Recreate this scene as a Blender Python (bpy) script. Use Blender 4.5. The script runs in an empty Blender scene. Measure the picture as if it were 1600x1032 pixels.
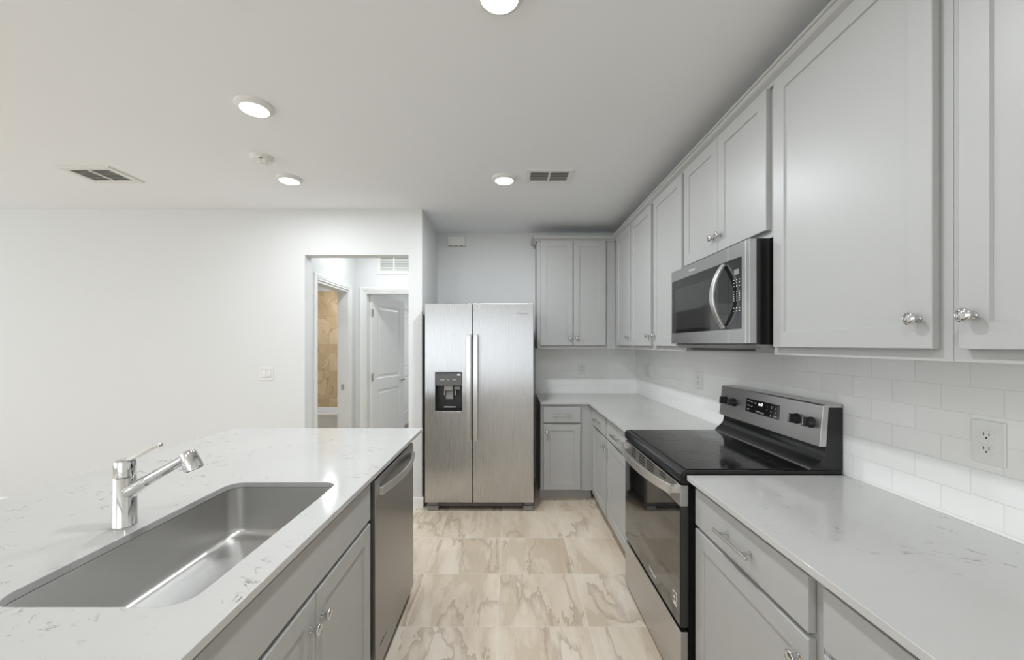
import bpy, bmesh, math
from mathutils import Vector, Matrix

sc = bpy.context.scene
COL = sc.collection

# ------------------------------------------------------------------ camera
F_PX = 620.0
cam_d = bpy.data.cameras.new('camera')
cam_d.sensor_width = 36.0
cam_d.lens = F_PX / 1600.0 * 36.0
cam_d.shift_x = 3.0 / 1600.0
cam_d.shift_y = 22.5 / 1600.0
cam_d.clip_start = 0.02
cam = bpy.data.objects.new('camera', cam_d)
cam.location = (0, 0, 1.42)
cam.rotation_euler = (math.pi / 2, 0, 0)
COL.objects.link(cam)
sc.camera = cam

# ------------------------------------------------------------------ world, view, lights
sc.view_settings.view_transform = 'Standard'
sc.view_settings.look = 'None'
sc.view_settings.gamma = 1.0
sc.view_settings.use_curve_mapping = False
sc.view_settings.exposure = 0.26
sc.cycles.use_denoising = True
sc.cycles.max_bounces = 10
sc.cycles.diffuse_bounces = 7
sc.cycles.glossy_bounces = 5
sc.cycles.sample_clamp_indirect = 6.0
sc.cycles.caustics_reflective = False
sc.cycles.caustics_refractive = False

world = bpy.data.worlds.new('sky')
sc.world = world
world.use_nodes = True
wb = world.node_tree.nodes['Background']
wb.inputs['Color'].default_value = (0.89, 0.945, 1.0, 1)
wb.inputs['Strength'].default_value = 2.0

def portal(loc, rot, sx, sy):
    l = bpy.data.lights.new('window_portal', 'AREA')
    l.shape = 'RECTANGLE'; l.size = sx; l.size_y = sy
    l.cycles.is_portal = True
    o = bpy.data.objects.new('window_portal', l)
    o.location = loc; o.rotation_euler = rot
    COL.objects.link(o)
    return o

H = 2.60                     # ceiling height
XW = 1.339                   # right wall
YB = 4.198                   # kitchen back wall
ROOM_L, ROOM_R0 = -6.5, -6.0 # big room: left wall x, rear wall y
# (opening in left wall: y -4.8..1.6, z .5..2.3; rear opening: x -5.2..0.2, z 0.02..2.4)
WIN_L = (-5.2, 2.9, 0.30, 2.45)
WIN_R = (-5.4, 0.9, 0.05, 2.42)
WIN_ADDED = (5.6, 7.6, 0.8, 2.2)   # unseen bedroom window, added to let light in
portal((ROOM_L + 0.02, (WIN_L[0] + WIN_L[1]) / 2, (WIN_L[2] + WIN_L[3]) / 2), (math.pi / 2, 0, -math.pi / 2), WIN_L[1] - WIN_L[0], WIN_L[3] - WIN_L[2])
portal(((WIN_R[0] + WIN_R[1]) / 2, ROOM_R0 + 0.02, (WIN_R[2] + WIN_R[3]) / 2), (math.pi / 2, 0, 0), WIN_R[1] - WIN_R[0], WIN_R[3] - WIN_R[2])
portal((2.38, (WIN_ADDED[0] + WIN_ADDED[1]) / 2, (WIN_ADDED[2] + WIN_ADDED[3]) / 2), (math.pi / 2, 0, math.pi / 2), WIN_ADDED[1] - WIN_ADDED[0], WIN_ADDED[3] - WIN_ADDED[2])

# ------------------------------------------------------------------ materials
def srgb(r, g, b):
    def f(c):
        c /= 255.0
        return c / 12.92 if c <= 0.04045 else ((c + 0.055) / 1.055) ** 2.4
    return (f(r), f(g), f(b), 1.0)

class NT:
    def __init__(self, name):
        self.m = bpy.data.materials.new(name)
        self.m.use_nodes = True
        self.t = self.m.node_tree
        self.b = self.t.nodes['Principled BSDF']
    def n(self, typ, **kw):
        nd = self.t.nodes.new(typ)
        for k, v in kw.items():
            if k in nd.inputs:
                nd.inputs[k].default_value = v
            else:
                setattr(nd, k, v)
        return nd
    def l(self, a, ao, b, bi):
        self.t.links.new(a.outputs[ao], b.inputs[bi])
    def math(self, op, a, b=None, c=None):
        nd = self.t.nodes.new('ShaderNodeMath'); nd.operation = op
        for i, v in enumerate((a, b, c)):
            if v is None: continue
            if isinstance(v, (int, float)): nd.inputs[i].default_value = v
            else: self.t.links.new(v, nd.inputs[i])
        return nd.outputs[0]
    def ramp(self, fac, stops):
        nd = self.t.nodes.new('ShaderNodeValToRGB')
        el = nd.color_ramp.elements
        while len(el) < len(stops): el.new(0.5)
        for e, (p, c) in zip(el, stops):
            e.position = p; e.color = c
        self.t.links.new(fac, nd.inputs[0])
        return nd.outputs[0]
    def mix(self, fac, a, b):
        nd = self.t.nodes.new('ShaderNodeMix'); nd.data_type = 'RGBA'
        for i, v in ((0, fac), (6, a), (7, b)):
            if isinstance(v, (int, float, tuple)): nd.inputs[i].default_value = v
            else: self.t.links.new(v, nd.inputs[i])
        return nd.outputs[2]

def plain(name, col, rough=0.5, metal=0.0, bump=0.0, bscale=60.0, coat=0.0, spec=0.5):
    t = NT(name)
    t.b.inputs['Base Color'].default_value = col
    t.b.inputs['Roughness'].default_value = rough
    t.b.inputs['Metallic'].default_value = metal
    t.b.inputs['Coat Weight'].default_value = coat
    t.b.inputs['Specular IOR Level'].default_value = spec
    tc = t.n('ShaderNodeTexCoord')
    nz = t.n('ShaderNodeTexNoise', Scale=bscale, Detail=3.0)
    t.l(tc, 'Object', nz, 'Vector')
    # tiny procedural roughness change
    r = t.math('MULTIPLY_ADD', nz.outputs['Fac'], 0.04, rough - 0.02)
    t.t.links.new(r, t.b.inputs['Roughness'])
    if bump:
        bp = t.n('ShaderNodeBump', Strength=bump, Distance=0.002)
        t.l(nz, 'Fac', bp, 'Height'); t.l(bp, 'Normal', t.b, 'Normal')
    return t.m

def brushed(name, col, rough, axis):
    t = NT(name)
    t.b.inputs['Metallic'].default_value = 1.0
    tc = t.n('ShaderNodeTexCoord')
    mp = t.n('ShaderNodeMapping')
    s = [420.0, 420.0, 420.0]; s[axis] = 3.0
    mp.inputs['Scale'].default_value = s
    t.l(tc, 'Object', mp, 'Vector')
    nz = t.n('ShaderNodeTexNoise', Scale=1.0, Detail=2.0)
    t.l(mp, 'Vector', nz, 'Vector')
    c = t.mix(nz.outputs['Fac'], tuple(x * 0.93 for x in col[:3]) + (1,), col)
    t.t.links.new(c, t.b.inputs['Base Color'])
    t.t.links.new(t.math('MULTIPLY_ADD', nz.outputs['Fac'], 0.10, rough - 0.05), t.b.inputs['Roughness'])
    bp = t.n('ShaderNodeBump', Strength=0.06, Distance=0.001)
    t.l(nz, 'Fac', bp, 'Height'); t.l(bp, 'Normal', t.b, 'Normal')
    return t.m

def emis(name, col, s):
    t = NT(name)
    t.b.inputs['Base Color'].default_value = (0.9, 0.9, 0.9, 1)
    t.b.inputs['Emission Color'].default_value = col
    t.b.inputs['Emission Strength'].default_value = s
    return t.m

WALL = plain('wall_paint', srgb(221, 222, 221), 0.75, bump=0.08, bscale=180)
CEIL = plain('ceiling_paint', srgb(238, 240, 242), 0.85, bump=0.12, bscale=120)
TRIM = plain('white_trim_paint', srgb(232, 232, 229), 0.4)
CAB = plain('grey_cabinet_paint', srgb(177, 177, 175), 0.38, bump=0.02, bscale=90)
CABIN = plain('cabinet_interior', srgb(120, 119, 116), 0.7)
STEEL = brushed('brushed_steel_vertical_grain', (0.55, 0.549, 0.545, 1), 0.28, 2)
_t = STEEL.node_tree; _b = _t.nodes['Principled BSDF']
_b.inputs['Anisotropic'].default_value = 0.85
_tg = _t.nodes.new('ShaderNodeTangent'); _tg.direction_type = 'RADIAL'; _tg.axis = 'Z'
_t.links.new(_tg.outputs['Tangent'], _b.inputs['Tangent'])
_b.inputs['Anisotropic Rotation'].default_value = 0.0
for _l in list(_b.inputs['Normal'].links): _t.links.remove(_l)
STEELY = brushed('brushed_steel_side', (0.56, 0.555, 0.545, 1), 0.30, 1)
DARKSTEEL = brushed('dark_stainless', (0.40, 0.398, 0.392, 1), 0.34, 2)
SINKSTEEL = brushed('sink_steel', (0.62, 0.615, 0.60, 1), 0.31, 1)
HANDLE = brushed('bright_steel_handle', (0.74, 0.735, 0.725, 1), 0.33, 1)
CHROME = plain('chrome', (0.70, 0.70, 0.69, 1), 0.06, 1.0)
NICKEL = plain('satin_nickel', (0.62, 0.61, 0.59, 1), 0.22, 1.0)
BLACKGLASS = plain('black_glass', (0.012, 0.012, 0.012, 1), 0.05, spec=0.6)
OVENGLASS = plain('oven_glass', (0.012, 0.012, 0.012, 1), 0.04, spec=1.0, coat=0.4)
COOKGLASS = plain('cooktop_glass', (0.010, 0.010, 0.010, 1), 0.09, spec=0.7)
BLACK = plain('black_enamel', (0.010, 0.010, 0.010, 1), 0.16)
BLACKP = plain('black_plastic', (0.02, 0.02, 0.02, 1), 0.4)
DARKG = plain('dark_grey_plastic', srgb(92, 91, 89), 0.45)
GREYP = plain('grey_plastic', srgb(135, 134, 131), 0.4)
WHITEP = plain('white_plastic', srgb(226, 226, 221), 0.35)
TUBW = plain('white_acrylic', srgb(232, 232, 232), 0.2)
PRINTW = plain('white_print', srgb(225, 225, 225), 0.5)
PRINTG = plain('grey_print', srgb(120, 120, 118), 0.5)
PRINTD = plain('dark_print', srgb(110, 109, 106), 0.4)
SLOT = plain('dark_slot', srgb(45, 44, 42), 0.7)
VENTD = plain('vent_shadow_backing', srgb(138, 137, 134), 0.8)
CARPET = plain('bedroom_carpet', srgb(140, 132, 122), 0.95, bump=0.6, bscale=400)
LENS = emis('lamp_lens', (1.0, 0.985, 0.96, 1), 9.0)
CLOCK = emis('clock_digits', (0.95, 1.0, 1.0, 1), 1.6)

def quartz():
    t = NT('white_quartz')
    tc = t.n('ShaderNodeTexCoord')
    mp = t.n('ShaderNodeMapping'); mp.inputs['Scale'].default_value = (1.0, 1.0, 1.0); mp.inputs['Rotation'].default_value = (0, 0, 0.5)
    t.l(tc, 'Object', mp, 'Vector')
    mp2 = t.n('ShaderNodeMapping'); mp2.inputs['Scale'].default_value = (7.0, 13.0, 7.0)
    t.l(mp, 'Vector', mp2, 'Vector')
    n1 = t.n('ShaderNodeTexNoise', Scale=1.0, Detail=6.0, Roughness=0.62, Distortion=0.9)
    t.l(mp2, 'Vector', n1, 'Vector')
    thin = t.math('ABSOLUTE', t.math('SUBTRACT', n1.outputs['Fac'], 0.5))
    vein = t.math('SUBTRACT', 1.0, t.math('MULTIPLY', thin, 70.0))
    vein = t.math('MAXIMUM', vein, 0.0)
    n2 = t.n('ShaderNodeTexNoise', Scale=17.0, Detail=3.0, Roughness=0.6)
    t.l(mp, 'Vector', n2, 'Vector')
    msk = t.math('MULTIPLY', t.math('MAXIMUM', t.math('SUBTRACT', n2.outputs['Fac'], 0.535), 0.0), 9.0)
    n4 = t.n('ShaderNodeTexNoise', Scale=3.2, Detail=1.0)
    t.l(mp, 'Vector', n4, 'Vector')
    msk2 = t.math('MULTIPLY', t.math('MAXIMUM', t.math('SUBTRACT', n4.outputs['Fac'], 0.40), 0.0), 5.0)
    f = t.math('MINIMUM', t.math('MULTIPLY', t.math('MULTIPLY', vein, msk), msk2), 0.75)
    n3 = t.n('ShaderNodeTexNoise', Scale=2.5, Detail=3.0)
    t.l(tc, 'Object', n3, 'Vector')
    base = t.mix(n3.outputs['Fac'], srgb(186, 185, 182), srgb(196, 195, 192))
    c = t.mix(f, base, srgb(112, 110, 104))
    t.t.links.new(c, t.b.inputs['Base Color'])
    t.b.inputs['Roughness'].default_value = 0.09
    t.b.inputs['Specular IOR Level'].default_value = 0.5
    return t.m
QUARTZ = quartz()

TS, TX, TY = 0.4585, -0.0637, 1.994
def floor_mat():
    t = NT('travertine_floor_tile')
    tc = t.n('ShaderNodeTexCoord')
    sp = t.n('ShaderNodeSeparateXYZ'); t.l(tc, 'Object', sp, 'Vector')
    ux = t.math('DIVIDE', t.math('SUBTRACT', sp.outputs[0], TX), TS)
    uy = t.math('DIVIDE', t.math('SUBTRACT', sp.outputs[1], TY), TS)
    fx, fy = t.math('FLOOR', ux), t.math('FLOOR', uy)
    rx, ry = t.math('SUBTRACT', ux, fx), t.math('SUBTRACT', uy, fy)
    ex = t.math('MINIMUM', rx, t.math('SUBTRACT', 1.0, rx))
    ey = t.math('MINIMUM', ry, t.math('SUBTRACT', 1.0, ry))
    e = t.math('MULTIPLY', t.math('MINIMUM', ex, ey), TS)
    grout = t.math('SUBTRACT', 1.0, t.math('MINIMUM', t.math('MAXIMUM', t.math('DIVIDE', t.math('SUBTRACT', e, 0.0013), 0.0012), 0.0), 1.0))
    cell = t.n('ShaderNodeCombineXYZ'); t.t.links.new(fx, cell.inputs[0]); t.t.links.new(fy, cell.inputs[1])
    wn = t.n('ShaderNodeTexWhiteNoise'); wn.noise_dimensions = '3D'; t.l(cell, 0, wn, 'Vector')
    off = t.n('ShaderNodeVectorMath'); off.operation = 'SCALE'; off.inputs['Scale'].default_value = 14.0
    t.l(wn, 'Color', off, 0)
    pos = t.n('ShaderNodeVectorMath'); pos.operation = 'ADD'
    t.l(tc, 'Object', pos, 0); t.l(off, 0, pos, 1)
    mp = t.n('ShaderNodeMapping'); mp.inputs['Scale'].default_value = (4.4, 1.15, 1.0); mp.inputs['Rotation'].default_value = (0, 0, 0.22)
    t.l(pos, 0, mp, 'Vector')
    n1 = t.n('ShaderNodeTexNoise', Scale=1.0, Detail=8.0, Roughness=0.62, Distortion=0.35)
    t.l(mp, 'Vector', n1, 'Vector')
    cloud = t.ramp(n1.outputs['Fac'], [(0.34, srgb(202, 184, 161)), (0.46, srgb(217, 201, 180)), (0.56, srgb(228, 214, 195)), (0.68, srgb(237, 226, 211))])
    n2 = t.n('ShaderNodeTexNoise', Scale=0.8, Detail=5.0, Roughness=0.55, Distortion=0.2)
    t.l(mp, 'Vector', n2, 'Vector')
    # one-sided dark edge: sawtooth-like contour
    d = t.math('SUBTRACT', n2.outputs['Fac'], 0.53)
    inside = t.math('GREATER_THAN', d, 0.0)
    fall = t.math('MAXIMUM', t.math('SUBTRACT', 1.0, t.math('MULTIPLY', t.math('ABSOLUTE', d), 22.0)), 0.0)
    v = t.math('MULTIPLY', inside, fall)
    v = t.math('MULTIPLY', v, 0.50)
    d2 = t.math('ABSOLUTE', t.math('SUBTRACT', n1.outputs['Fac'], 0.44))
    v2 = t.math('MULTIPLY', t.math('MAXIMUM', t.math('SUBTRACT', 1.0, t.math('MULTIPLY', d2, 30.0)), 0.0), 0.20)
    c = t.mix(v, cloud, srgb(142, 118, 94))
    c = t.mix(v2, c, srgb(166, 143, 118))
    n5 = t.n('ShaderNodeTexNoise', Scale=60.0, Detail=3.0)
    t.l(pos, 0, n5, 'Vector')
    c = t.mix(t.math('MULTIPLY', n5.outputs['Fac'], 0.16), c, srgb(192, 174, 152))
    c = t.mix(grout, c, srgb(232, 224, 211))
    t.t.links.new(c, t.b.inputs['Base Color'])
    t.t.links.new(t.math('MULTIPLY_ADD', grout, 0.35, 0.34), t.b.inputs['Roughness'])
    bp = t.n('ShaderNodeBump', Strength=0.35, Distance=0.002)
    inv = t.math('SUBTRACT', 1.0, grout)
    t.t.links.new(inv, bp.inputs['Height']); t.l(bp, 'Normal', t.b, 'Normal')
    return t.m
FLOOR = floor_mat()

def subway(name, along, u_off):
    t = NT(name)
    tc = t.n('ShaderNodeTexCoord')
    sp = t.n('ShaderNodeSeparateXYZ'); t.l(tc, 'Object', sp, 'Vector')
    cb = t.n('ShaderNodeCombineXYZ')
    t.t.links.new(t.math('SUBTRACT', sp.outputs[along], u_off - 15.7), cb.inputs[0])
    t.t.links.new(t.math('SUBTRACT', sp.outputs[2], 0.9095), cb.inputs[1])
    br = t.n('ShaderNodeTexBrick')
    br.inputs['Color1'].default_value = srgb(238, 238, 235); br.inputs['Color2'].default_value = srgb(235, 235, 232)
    br.inputs['Mortar'].default_value = srgb(222, 221, 217)
    br.inputs['Scale'].default_value = 1.0
    br.inputs['Mortar Size'].default_value = 0.0013
    br.inputs['Mortar Smooth'].default_value = 0.4
    br.inputs['Brick Width'].default_value = 0.157
    br.inputs['Row Height'].default_value = 0.0775
    t.l(cb, 0, br, 'Vector'); t.l(br, 'Color', t.b, 'Base Color')
    t.t.links.new(t.math('MULTIPLY_ADD', br.outputs['Fac'], 0.5, 0.12), t.b.inputs['Roughness'])
    bp = t.n('ShaderNodeBump', Strength=0.5, Distance=0.0015)
    bp.invert = True
    t.l(br, 'Fac', bp, 'Height'); t.l(bp, 'Normal', t.b, 'Normal')
    return t.m
SUBR = subway('subway_tile_right', 1, 1.149)
SUBB = subway('subway_tile_back', 0, 1.333)

def bathtile():
    t = NT('tan_stone_bath_tile')
    tc = t.n('ShaderNodeTexCoord')
    sp = t.n('ShaderNodeSeparateXYZ'); t.l(tc, 'Object', sp, 'Vector')
    S = 0.457
    ux = t.math('DIVIDE', t.math('SUBTRACT', sp.outputs[0], -3.05 - 10 * S), S)
    uz = t.math('DIVIDE', t.math('SUBTRACT', sp.outputs[2], 0.052), S)
    fx, fz = t.math('FLOOR', ux), t.math('FLOOR', uz)
    rx, rz = t.math('SUBTRACT', ux, fx), t.math('SUBTRACT', uz, fz)
    e = t.math('MULTIPLY', t.math('MINIMUM', t.math('MINIMUM', rx, t.math('SUBTRACT', 1.0, rx)), t.math('MINIMUM', rz, t.math('SUBTRACT', 1.0, rz))), S)
    grout = t.math('LESS_THAN', e, 0.004)
    cell = t.n('ShaderNodeCombineXYZ'); t.t.links.new(fx, cell.inputs[0]); t.t.links.new(fz, cell.inputs[2])
    wn = t.n('ShaderNodeTexWhiteNoise'); wn.noise_dimensions = '3D'; t.l(cell, 0, wn, 'Vector')
    off = t.n('ShaderNodeVectorMath'); off.operation = 'SCALE'; off.inputs['Scale'].default_value = 9.0
    t.l(wn, 'Color', off, 0)
    pos = t.n('ShaderNodeVectorMath'); pos.operation = 'ADD'
    t.l(tc, 'Object', pos, 0); t.l(off, 0, pos, 1)
    mp = t.n('ShaderNodeMapping'); mp.inputs['Scale'].default_value = (2.4, 1.0, 2.0); mp.inputs['Rotation'].default_value = (0, 0.9, 0)
    t.l(pos, 0, mp, 'Vector')
    n1 = t.n('ShaderNodeTexNoise', Scale=1.0, Detail=6.0, Distortion=0.9)
    t.l(mp, 'Vector', n1, 'Vector')
    cloud = t.ramp(n1.outputs['Fac'], [(0.3, srgb(188, 160, 122)), (0.5, srgb(212, 186, 148)), (0.7, srgb(226, 204, 170))])
    dd = t.math('SUBTRACT', n1.outputs['Fac'], 0.52)
    v = t.math('MULTIPLY', t.math('GREATER_THAN', dd, 0.0), t.math('MAXIMUM', t.math('SUBTRACT', 1.0, t.math('MULTIPLY', dd, 30.0)), 0.0))
    c = t.mix(t.math('MULTIPLY', v, 0.5), cloud, srgb(128, 98, 66))
    c = t.mix(grout, c, srgb(205, 182, 148))
    t.t.links.new(c, t.b.inputs['Base Color'])
    t.b.inputs['Roughness'].default_value = 0.35
    return t.m
BATHTILE = bathtile()

# ------------------------------------------------------------------ geometry helpers
def link(name, bm, mat, parent=None, bevel=0.0, smooth=False, seg=2, ang=35):
    me = bpy.data.meshes.new(name)
    bmesh.ops.remove_doubles(bm, verts=bm.verts, dist=1e-6)
    bmesh.ops.recalc_face_normals(bm, faces=bm.faces)
    if parent is not None:
        w = world_loc(parent)
        bmesh.ops.translate(bm, verts=bm.verts, vec=-w)
    bm.to_mesh(me); bm.free()
    mats = mat if isinstance(mat, (list, tuple)) else [mat]
    for m in mats: me.materials.append(m)
    o = bpy.data.objects.new(name, me)
    COL.objects.link(o)
    if parent is not None: o.parent = parent
    if bevel:
        md = o.modifiers.new('bevel', 'BEVEL')
        md.width = bevel; md.segments = seg; md.limit_method = 'ANGLE'; md.angle_limit = math.radians(ang); md.harden_normals = True
        smooth = True
    if smooth:
        for p in me.polygons: p.use_smooth = True
        try:
            me.set_sharp_from_angle(angle=math.radians(42))
        except Exception:
            pass
    return o

def world_loc(o):
    v = Vector((0, 0, 0))
    while o is not None:
        v += Vector(o.location); o = o.parent
    return v

def thing(name, label, cat, loc, group=None):
    o = bpy.data.objects.new(name, None)
    o.empty_display_size = 0.1
    o.location = loc
    COL.objects.link(o)
    o['label'] = label; o['category'] = cat
    if group: o['group'] = group
    return o

def tag(o, label, cat, group=None):
    o['label'] = label; o['category'] = cat
    if group: o['group'] = group
    return o

def structure(o):
    o['kind'] = 'structure'
    return o

ID = lambda u, n, z: (u, n, z)
def FR(u, n, z): return (XW - n, u, z)          # on the right wall, u = Y, n out of wall
def FB(u, n, z): return (u, YB - n, z)          # on the kitchen back wall, u = X
XI = -0.585
def FI(u, n, z): return (XI + n, u, z)          # island front, u = Y, n towards the aisle

def box(bm, a0, a1, b0, b1, c0, c1, f=ID):
    vs = [bm.verts.new(f(x, y, z)) for x in (a0, a1) for y in (b0, b1) for z in (c0, c1)]
    for q in ((0, 1, 3, 2), (4, 6, 7, 5), (0, 4, 5, 1), (2, 3, 7, 6), (0, 2, 6, 4), (1, 5, 7, 3)):
        bm.faces.new([vs[i] for i in q])
    return bm

def B(*a, f=ID):
    bm = bmesh.new(); box(bm, *a, f=f); return bm

def ring_plate(bm, outer, inner, n0, n1, f):
    """rectangular frame: outer/inner = (u0,u1,z0,z1)"""
    def loop(r, n):
        return [bm.verts.new(f(u, n, z)) for u, z in ((r[0], r[2]), (r[1], r[2]), (r[1], r[3]), (r[0], r[3]))]
    of, ob, jf, jb = loop(outer, n1), loop(outer, n0), loop(inner, n1), loop(inner, n0)
    for i in range(4):
        j = (i + 1) % 4
        bm.faces.new((of[i], of[j], jf[j], jf[i]))
        bm.faces.new((ob[i], ob[j], jb[j], jb[i]))
        bm.faces.new((of[i], of[j], ob[j], ob[i]))
        bm.faces.new((jf[i], jf[j], jb[j], jb[i]))
    return bm

def shaker(f, u0, u1, z0, z1, n0, t=0.020, st=0.058, rec=0.0065):
    bm = bmesh.new()
    def loop(a, b, c, d, n):
        return [bm.verts.new(f(u, n, z)) for u, z in ((a, c), (b, c), (b, d), (a, d))]
    e = 0.0018
    L = [loop(u0, u1, z0, z1, n0), loop(u0, u1, z0, z1, n0 + t - e),
         loop(u0 + e, u1 - e, z0 + e, z1 - e, n0 + t),
         loop(u0 + st, u1 - st, z0 + st, z1 - st, n0 + t),
         loop(u0 + st + .0012, u1 - st - .0012, z0 + st + .0012, z1 - st - .0012, n0 + t - rec * .55),
         loop(u0 + st + .0022, u1 - st - .0022, z0 + st + .0022, z1 - st - .0022, n0 + t - rec)]
    for a, b in zip(L, L[1:]):
        for i in range(4):
            j = (i + 1) % 4
            bm.faces.new((a[i], a[j], b[j], b[i]))
    bm.faces.new(L[-1]); bm.faces.new(L[0])
    return bm

def slabfront(f, u0, u1, z0, z1, n0, t=0.020):
    return B(u0, u1, n0, n0 + t, z0, z1, f=f)

def lathe(bm, prof, org, axis, seg=24, cap0=True, cap1=True, sx=1.0):
    """prof = [(dist, radius)] along axis from org"""
    axis = Vector(axis).normalized()
    h = Vector((0, 0, 1)) if abs(axis.z) < 0.9 else Vector((1, 0, 0))
    a = axis.cross(h).normalized(); b = axis.cross(a).normalized()
    org = Vector(org)
    rings = []
    for d, r in prof:
        rings.append([bm.verts.new(org + axis * d + a * (math.cos(2 * math.pi * k / seg) * r) + b * (math.sin(2 * math.pi * k / seg) * r)) for k in range(seg)])
    for p, q in zip(rings, rings[1:]):
        for k in range(seg):
            bm.faces.new((p[k], p[(k + 1) % seg], q[(k + 1) % seg], q[k]))
    if cap0: bm.faces.new(rings[0])
    if cap1: bm.faces.new(rings[-1])
    return bm

def LT(prof, org, axis, seg=24):
    return lathe(bmesh.new(), prof, org, axis, seg)

def prism(f_pts, y0, y1, mapf=None):
    """extrude polygon pts [(a,b)] between y0 and y1 ; default a->x, b->z, extrude y"""
    bm = bmesh.new()
    mf = mapf or (lambda a, e, b: (a, e, b))
    p = [bm.verts.new(mf(a, y0, b)) for a, b in f_pts]
    q = [bm.verts.new(mf(a, y1, b)) for a, b in f_pts]
    n = len(f_pts)
    for i in range(n):
        j = (i + 1) % n
        bm.faces.new((p[i], p[j], q[j], q[i]))
    bm.faces.new(p); bm.faces.new(q)
    return bm

def sweep_rect(bm, pts, w_dir, w, t):
    """ribbon of rectangular section along pts; w_dir = width direction, w width, t thickness"""
    w_dir = Vector(w_dir).normalized()
    rings = []
    n = len(pts)
    for i, p in enumerate(pts):
        a = Vector(pts[max(i - 1, 0)]); b = Vector(pts[min(i + 1, n - 1)])
        tan = (b - a).normalized(); nor = tan.cross(w_dir).normalized()
        ww = w[i] if isinstance(w, (list, tuple)) else w
        tt = t[i] if isinstance(t, (list, tuple)) else t
        p = Vector(p)
        rings.append([bm.verts.new(p + w_dir * (sx * ww / 2) + nor * (sy * tt / 2)) for sx, sy in ((-1, -1), (1, -1), (1, 1), (-1, 1))])
    for p, q in zip(rings, rings[1:]):
        for k in range(4):
            bm.faces.new((p[k], p[(k + 1) % 4], q[(k + 1) % 4], q[k]))
    bm.faces.new(rings[0]); bm.faces.new(rings[-1])
    return bm

def text_obj(name, s, size, mapf, mat, parent, align='CENTER', depth=0.0006):
    """mesh lettering; mapf(a, b, h) -> world for text plane coords a right, b up, h out of the surface"""
    cu = bpy.data.curves.new('lettering', 'FONT')
    cu.body = s; cu.size = size; cu.align_x = align; cu.align_y = 'CENTER'; cu.resolution_u = 3
    cu.extrude = depth / 2
    to = bpy.data.objects.new('lettering', cu)
    COL.objects.link(to)
    dg = bpy.context.evaluated_depsgraph_get()
    me = bpy.data.meshes.new_from_object(to.evaluated_get(dg))
    bpy.data.objects.remove(to); bpy.data.curves.remove(cu)
    bm = bmesh.new(); bm.from_mesh(me); bpy.data.meshes.remove(me)
    for v in bm.verts:
        v.co = Vector(mapf(v.co.x, v.co.y, v.co.z + depth / 2))
    return link(name, bm, mat, parent)

# ------------------------------------------------------------------ room shell
def wall_with_openings(name, f, u0, u1, n0, n1, z0, z1, holes, mat):
    """holes = [(u0,u1,z0,z1)] non-overlapping in u"""
    bm = bmesh.new()
    cur = u0
    for a, b, c, d in sorted(holes):
        if a > cur: box(bm, cur, a, n0, n1, z0, z1, f=f)
        if c > z0: box(bm, a, b, n0, n1, z0, c, f=f)
        if d < z1: box(bm, a, b, n0, n1, d, z1, f=f)
        cur = b
    if cur < u1: box(bm, cur, u1, n0, n1, z0, z1, f=f)
    return structure(link(name, bm, mat))

WY = lambda u, n, z: (u, n, z)     # wall running in X at y=n
WX = lambda u, n, z: (n, u, z)     # wall running in Y at x=n
structure(link('floor', B(-6.62, 2.5, -6.12, 9.12, -0.1, 0.0), FLOOR))
structure(link('ceiling', B(-6.62, 2.5, -6.12, 9.12, H, H + 0.1), CEIL))
structure(link('wall_right', B(XW, XW + 0.12, -6.0, YB, 0, H), WALL))
structure(link('wall_back', B(-0.7685, XW + 0.12, YB, YB + 0.12, 0, H), WALL))
structure(link('wall_alcove', B(-0.885, -0.7685, 3.46, 4.70, 0, H), WALL))
wall_with_openings('wall_front', WY, -6.5, -0.885, 3.46, 3.58, 0, H, [(-1.790, -0.885, 0, 2.20)], WALL)
wall_with_openings('wall_hallway', WX, 3.58, 9.0, -1.95, -1.83, 0, H, [(3.757, 4.50, 0, 2.03), (6.58, 7.34, 0, 2.03)], WALL)
wall_with_openings('wall_hallway_end', WY, -1.83, 2.4, 4.70, 4.82, 0, H, [(-1.72, -0.96, 0, 2.04)], WALL)
wall_with_openings('wall_left', WX, -6.0, 9.0, -6.62, -6.5, 0, H, [WIN_L], WALL)
wall_with_openings('wall_rear', WY, -6.62, 2.5, -6.12, -6.0, 0, H, [WIN_R], WALL)
structure(link('wall_bathroom', B(-6.5, -1.95, 6.712, 6.82, 0, H), WALL))
structure(link('wall_bathroom_tile', B(-4.3, -1.95, 6.70, 6.712, 0.0, 2.322), BATHTILE))
structure(link('wall_bathroom_side', B(-4.42, -4.3, 3.58, 6.712, 0, H), WALL))
structure(link('wall_bedroom', B(-1.83, 2.4, 9.0, 9.12, 0, H), WALL))
wall_with_openings('wall_bedroom_side', WX, 4.82, 9.0, 2.4, 2.52, 0, H, [WIN_ADDED], WALL)
structure(link('floor_bedroom', B(-1.83, 2.4, 4.82, 9.0, 0.0, 0.012), CARPET))

# window and sliding door frames behind the camera (daylight sources)
def window_frame(name, f, r, n0, n1, mull):
    e = structure(thing(name, 'white framed window opening', 'window', (0, 0, 0)))
    del e['label']; del e['category']
    bm = ring_plate(bmesh.new(), r, (r[0] + .05, r[1] - .05, r[2] + .05, r[3] - .05), n0, n1, f)
    link('window_frame', bm, TRIM, e)
    for m in mull:
        link('mullion', B(m - .03, m + .03, n0 + .02, n1 - .02, r[2] + .05, r[3] - .05, f=f), TRIM, e)
    return e
window_frame('window_1', WX, WIN_L, -6.60, -6.52, (-3.17, -1.15, 0.87))
window_frame('window_2', WY, WIN_R, -6.10, -6.02, (-3.3, -1.2))
window_frame('added_window_3', WX, WIN_ADDED, 2.42, 2.50, (6.6,))  # added opening, out of view, so daylight reaches the bedroom

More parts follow.
